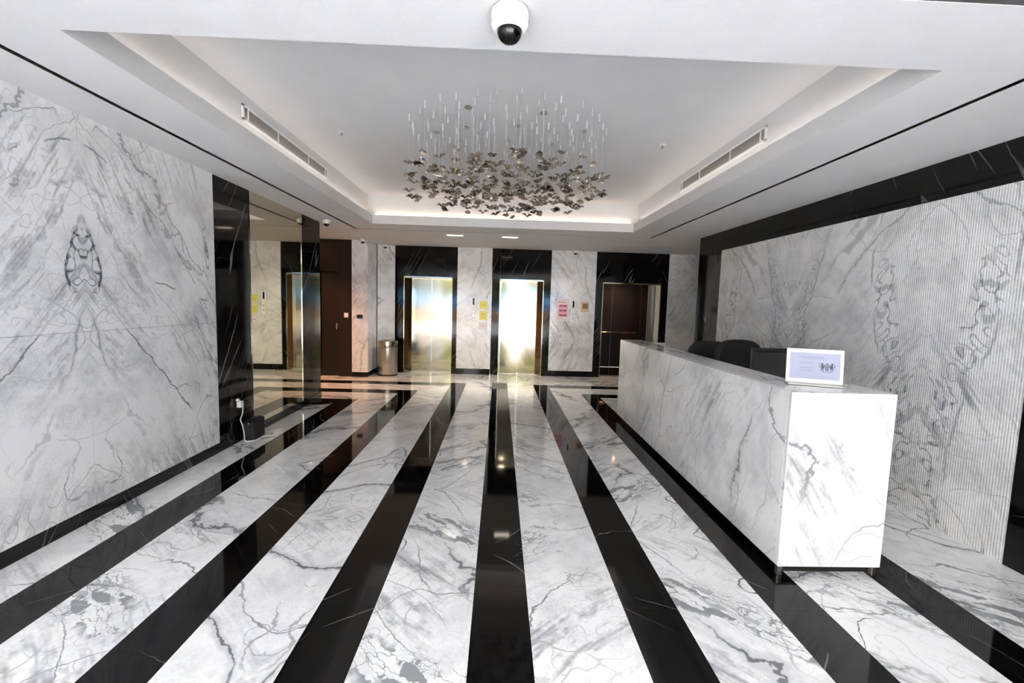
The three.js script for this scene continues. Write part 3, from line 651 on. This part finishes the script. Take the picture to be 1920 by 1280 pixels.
function domeCamera(label, x, d, s = 1, turn = 0) {
  const t = thing('security_camera', label, 'security camera', [x, YC, -d], turn);
  const pts = [[0, 0], [0.078, 0], [0.08, -0.02], [0.079, -0.055], [0.072, -0.075], [0.058, -0.085], [0.054, -0.082], [0, -0.08]].map(([a, b]) => new THREE.Vector2(a * s, b * s)).reverse();
  add('housing', new THREE.LatheGeometry(pts, 40), M.whitePlastic, t);
  const dome = new THREE.SphereGeometry(0.053 * s, 32, 18, 0, Math.PI * 2, Math.PI / 2, Math.PI / 2); dome.scale(1, 0.95, 1); dome.translate(0, -0.083 * s, 0);
  add('dark_dome', dome, M.blackGloss, t);
  add('seam_ring', at(new THREE.TorusGeometry(0.0792 * s, 0.0012, 6, 40).rotateX(Math.PI / 2), 0, -0.05 * s, 0), std({ color: 0xaaaaaa, roughness: 0.5 }), t);
}
domeCamera('large white dome camera on the front ceiling above the viewer', 0.012, 1.93, 0.97);
domeCamera('small white dome camera at the corner of the left corridor', -2.7, 7.06, 0.75);
domeCamera('small white dome camera in front of the marble pier', -2.77, 9.12, 0.75);
domeCamera('small white dome camera above the litter bin', -2.52, 9.9, 0.72);
domeCamera('small white dome camera over the marble between the middle and open lifts', 1.65, 9.9, 0.75);

function downlight(label, x, d, power, color, aim = [x, d], w = 0.28, l = 0.12) {
  const t = thing('recessed_downlight', label, 'ceiling light', [x, YC, -d]);
  for (const [a, b, x0, z0] of [[w + 0.03, 0.015, 0, l / 2 + 0.0075], [w + 0.03, 0.015, 0, -l / 2 - 0.0075], [0.015, l, w / 2 + 0.0075, 0], [0.015, l, -w / 2 - 0.0075, 0]]) add('frame', at(rboxG(a, 0.008, b, 0.002), x0, -0.004, z0), M.whitePlastic, t);
  add('light_panel', at(new THREE.BoxGeometry(w, 0.004, l), 0, -0.003, 0), std({ color: 0xffffff, emissive: color, emissiveIntensity: 1.2 }), t);
  const a = new THREE.SpotLight(color, power, 0, 1.0, 0.7, 2); a.position.set(x, YC - 0.012, -d); a.target.position.set(aim[0], 0, -aim[1]); a.castShadow = true; a.shadow.radius = 3; scene.add(a, a.target);
}
downlight('lit recessed ceiling light before the left lift', -0.84, 8.22, LAMP.hall, 0xfff0dc, [-1.2, 9.4]);
downlight('lit recessed ceiling light before the middle lift', 0.16, 8.24, LAMP.hall, 0xfff0dc, [1.5, 9.4]);
downlight('warm recessed ceiling light in the left corridor', -4.0, 8.5, LAMP.corridor, 0xffb27a, [-4.0, 8.6], 0.3, 0.3);
// strip lights lying on the ledges of the ceiling recess, shining up; the side pair is added as fill
function coveAndFillStrip(label, x, d, L, along, power, color) {
  const t = thing('cove_and_fill_strip', label, 'strip light', [x, Y2, -d], along ? Math.PI / 2 : 0);
  add('profile', at(rboxG(L, 0.012, 0.03, 0.003), 0, 0.007, 0), M.satin, t);
  add('diffuser', at(new THREE.BoxGeometry(L, 0.006, 0.02), 0, 0.016, 0), std({ color: 0xffffff, emissive: color, emissiveIntensity: 0.5 }), t);
  const a = new THREE.RectAreaLight(color, power, along ? 0.02 : L, along ? L : 0.02); a.position.set(x, Y2 + 0.022, -d); a.up.set(0, 0, 1); a.lookAt(x, Y3, -d); scene.add(a);
}
coveAndFillStrip('thin warm strip light on the ledge at the far end of the ceiling recess', (RX0 + RX1) / 2, RD1 + 0.055, RX1 - RX0 - 0.06, false, LAMP.cove, 0xffe0c8);
coveAndFillStrip('thin strip added as unseen fill light on the left ledge of the ceiling recess', RX0 - 0.04, 4.74, 5.0, true, LAMP.sideFill, 0xfff2e6);
coveAndFillStrip('thin strip added as unseen fill light on the right ledge of the ceiling recess', RX1 + 0.04, 4.74, 5.0, true, LAMP.sideFill, 0xfff2e6);
for (const [s, n] of [[-1, 'left'], [1, 'right']]) {
  const t = thing('fire_sprinkler', 'small round sprinkler on the recessed ceiling, ' + n + ' of the chandelier', 'sprinkler', [s * 1.625, Y3, -4.655]);
  add('plate', at(new THREE.CylinderGeometry(0.032, 0.036, 0.008, 20), 0, -0.004, 0), M.whitePlastic, t);
  add('nozzle', at(new THREE.CylinderGeometry(0.008, 0.012, 0.03, 12), 0, -0.022, 0), M.satin, t);
}

// ---------------------------------------------------------------- on and by the lift wall
function callPanel(label, x) {
  const t = thing('lift_call_panel', label, 'call panel', [x, 1.23, -(DE - 0.02)]);
  add('face_plate', at(rboxG(0.1, 0.32, 0.014, 0.004), 0, 0.16, 0.0075), M.whitePlastic, t);
  add('display_frame', at(rboxG(0.12, 0.19, 0.014, 0.004), 0, 0.42, 0.0075), M.whitePlastic, t);
  add('display', at(rboxG(0.04, 0.15, 0.006, 0.002), 0, 0.42, 0.0155), M.blackGloss, t);
  for (const y of [0.1, 0.2]) { const c = new THREE.CylinderGeometry(0.018, 0.018, 0.008, 20); c.rotateX(Math.PI / 2); add('button', at(c, 0, y, 0.017), M.satin, t); }
}
callPanel('white lift call panel with black display beside the yellow notices', -0.58);
callPanel('white lift call panel with black display beside the pink notice', 1.665);
function sheet(name, label, x, y, w, h, draw, depth = 0.004, dWall = DE - 0.02, frame) {
  const t = thing(name, label, 'sign', [x, y, -dWall]);
  const cv = document.createElement('canvas'); cv.width = 256; cv.height = Math.round(256 * h / w); draw(cv.getContext('2d'), 256, cv.height);
  const tx = new THREE.CanvasTexture(cv); tx.colorSpace = THREE.SRGBColorSpace;
  add('backing', at(new THREE.BoxGeometry(w, h, depth), 0, 0, depth / 2 + 0.0005), frame || M.whitePlastic, t);
  add('printed_face', at(new THREE.PlaneGeometry(w * 0.97, h * 0.97), 0, 0, depth + 0.0015), std({ map: tx, roughness: 0.5 }), t);
}
const yellow = (rows) => (x, w, h) => { x.fillStyle = '#e3db74'; x.fillRect(0, 0, w, h); x.fillStyle = '#b8ab4a'; for (const r of rows) x.fillRect(w * 0.25, h * r, w * 0.5, h * 0.05); };
sheet('wall_notice', 'yellow square notice by the middle lift, the upper of two', -0.355, 1.575, 0.19, 0.185, yellow([0.45, 0.6]));
sheet('wall_notice', 'yellow square notice by the middle lift, the lower of two', -0.355, 1.345, 0.18, 0.2, yellow([0.3, 0.42, 0.7]));
sheet('wall_notice', 'faint pink notice hung under the yellow notices', -0.36, 1.11, 0.2, 0.17, (x, w, h) => { x.fillStyle = '#e6dbe2'; x.fillRect(0, 0, w, h); x.fillStyle = '#c9b3c2'; x.fillRect(w * 0.3, h * 0.4, w * 0.4, h * 0.14); });
sheet('wall_notice', 'white and pink notice with three rows of dark red print', 1.43, 1.53, 0.28, 0.5, (x, w, h) => {
  x.fillStyle = '#e9d9dc'; x.fillRect(0, 0, w, h); x.fillStyle = '#f0a9bf'; x.fillRect(w * 0.16, h * 0.28, w * 0.72, h * 0.55);
  x.fillStyle = '#8c3d58'; for (const r of [0.3, 0.52, 0.74]) { x.fillRect(w * 0.22, h * r, w * 0.27, h * 0.07); x.fillRect(w * 0.55, h * r, w * 0.27, h * 0.07); }
  x.fillStyle = '#b58c97'; x.fillRect(w * 0.1, h * 0.16, w * 0.6, h * 0.03);
});
sheet('wall_plaque', 'small brown plaque in a tan frame beside the open lift', 1.93, 1.6, 0.2, 0.24, (x, w, h) => { x.fillStyle = '#d8c4a8'; x.fillRect(0, 0, w, h); x.fillStyle = '#7d6650'; x.fillRect(w * 0.22, h * 0.18, w * 0.6, h * 0.5); x.fillStyle = '#a58a6c'; x.fillRect(w * 0.4, h * 0.34, w * 0.26, h * 0.16); }, 0.012);
sheet('door_notice', 'small white square notice on the brown panel by the pier', -3.185, 1.29, 0.085, 0.095, (x, w, h) => { x.fillStyle = '#f4f4f4'; x.fillRect(0, 0, w, h); }, 0.006, 9.36);
{
  const t = thing('access_reader', 'small dark access reader on the marble pier', 'card reader', [-2.9, 1.235, -9.35]);
  add('case', at(rboxG(0.12, 0.075, 0.03, 0.008), 0, 0.037, 0.0155), M.blackPlastic, t);
  add('reader_face', at(rboxG(0.09, 0.03, 0.004, 0.002), 0, 0.045, 0.032), M.meshGrey, t);
}
{
  const t = thing('litter_bin', 'round stainless steel litter bin standing beside the left lift', 'bin', [-2.4, 0, -9.68]);
  const r = 0.205, pt = (l) => l.map(([a, b]) => new THREE.Vector2(a, b));
  add('body', new THREE.LatheGeometry(pt([[0, 0.02], [r, 0.02], [r, 0.6], [r - 0.004, 0.605]]), 48), M.satin, t);
  add('base_ring', at(new THREE.CylinderGeometry(r + 0.004, r + 0.006, 0.03, 48), 0, 0.015, 0), M.blackPlastic, t);
  add('lid', new THREE.LatheGeometry(pt([[r - 0.004, 0.606], [r + 0.003, 0.612], [r + 0.003, 0.745], [r - 0.01, 0.758], [0.12, 0.758], [0.115, 0.745], [0, 0.74]]), 48), M.steel, t);
}

// ---------------------------------------------------------------- charger and box by the left wall
{
  const t = thing('power_adapter', 'white power adapter plugged in low on the black marble strip', 'adapter', [XL - 0.006, 0.4, -4.95]);
  add('wall_plate', at(rboxG(0.008, 0.09, 0.09, 0.003), 0.0045, 0.06, 0), M.blackPlastic, t);
  add('adapter_body', at(rboxG(0.05, 0.07, 0.06, 0.008, 3), 0.036, 0.035, -0.005), M.whitePlastic, t);
  add('plug_top', at(rboxG(0.03, 0.022, 0.03, 0.005), 0.025, 0.088, 0.02), M.whitePlastic, t);
}
{
  const P = [[-2.83, 0.4, -4.955], [-2.832, 0.33, -4.945], [-2.84, 0.27, -4.92], [-2.836, 0.2, -4.945], [-2.83, 0.1, -4.965], [-2.828, 0.02, -4.97], [-2.82, 0.006, -4.975], [-2.77, 0.006, -4.99], [-2.72, 0.006, -5.06], [-2.73, 0.006, -5.15], [-2.71, 0.006, -5.24], [-2.75, 0.006, -5.3]].map((p) => new THREE.Vector3(...p));
  const c = add('charging_cable', new THREE.TubeGeometry(new THREE.CatmullRomCurve3(P), 90, 0.0055, 8), M.whitePlastic);
  c.userData = { label: 'thin white cable hanging from the adapter and lying on the floor', category: 'cable' };
}
{
  const t = thing('speaker_box', 'small black box with a bright knob on the floor under the adapter', 'box', [-2.815, 0, -5.14]);
  add('case', at(rboxG(0.125, 0.225, 0.24, 0.008, 3), 0, 0.1135, 0), M.blackPlastic, t);
  add('front_face', at(rboxG(0.108, 0.19, 0.006, 0.003), 0, 0.11, 0.1225), M.meshGrey, t);
  const k = new THREE.CylinderGeometry(0.009, 0.01, 0.012, 16); k.rotateX(Math.PI / 2); add('knob', at(k, 0.015, 0.2, 0.13), M.chrome, t);
  add('handle', at(rboxG(0.05, 0.018, 0.13, 0.008, 3), 0.02, 0.235, -0.02), M.blackPlastic, t);
}

renderer.render(scene, camera);
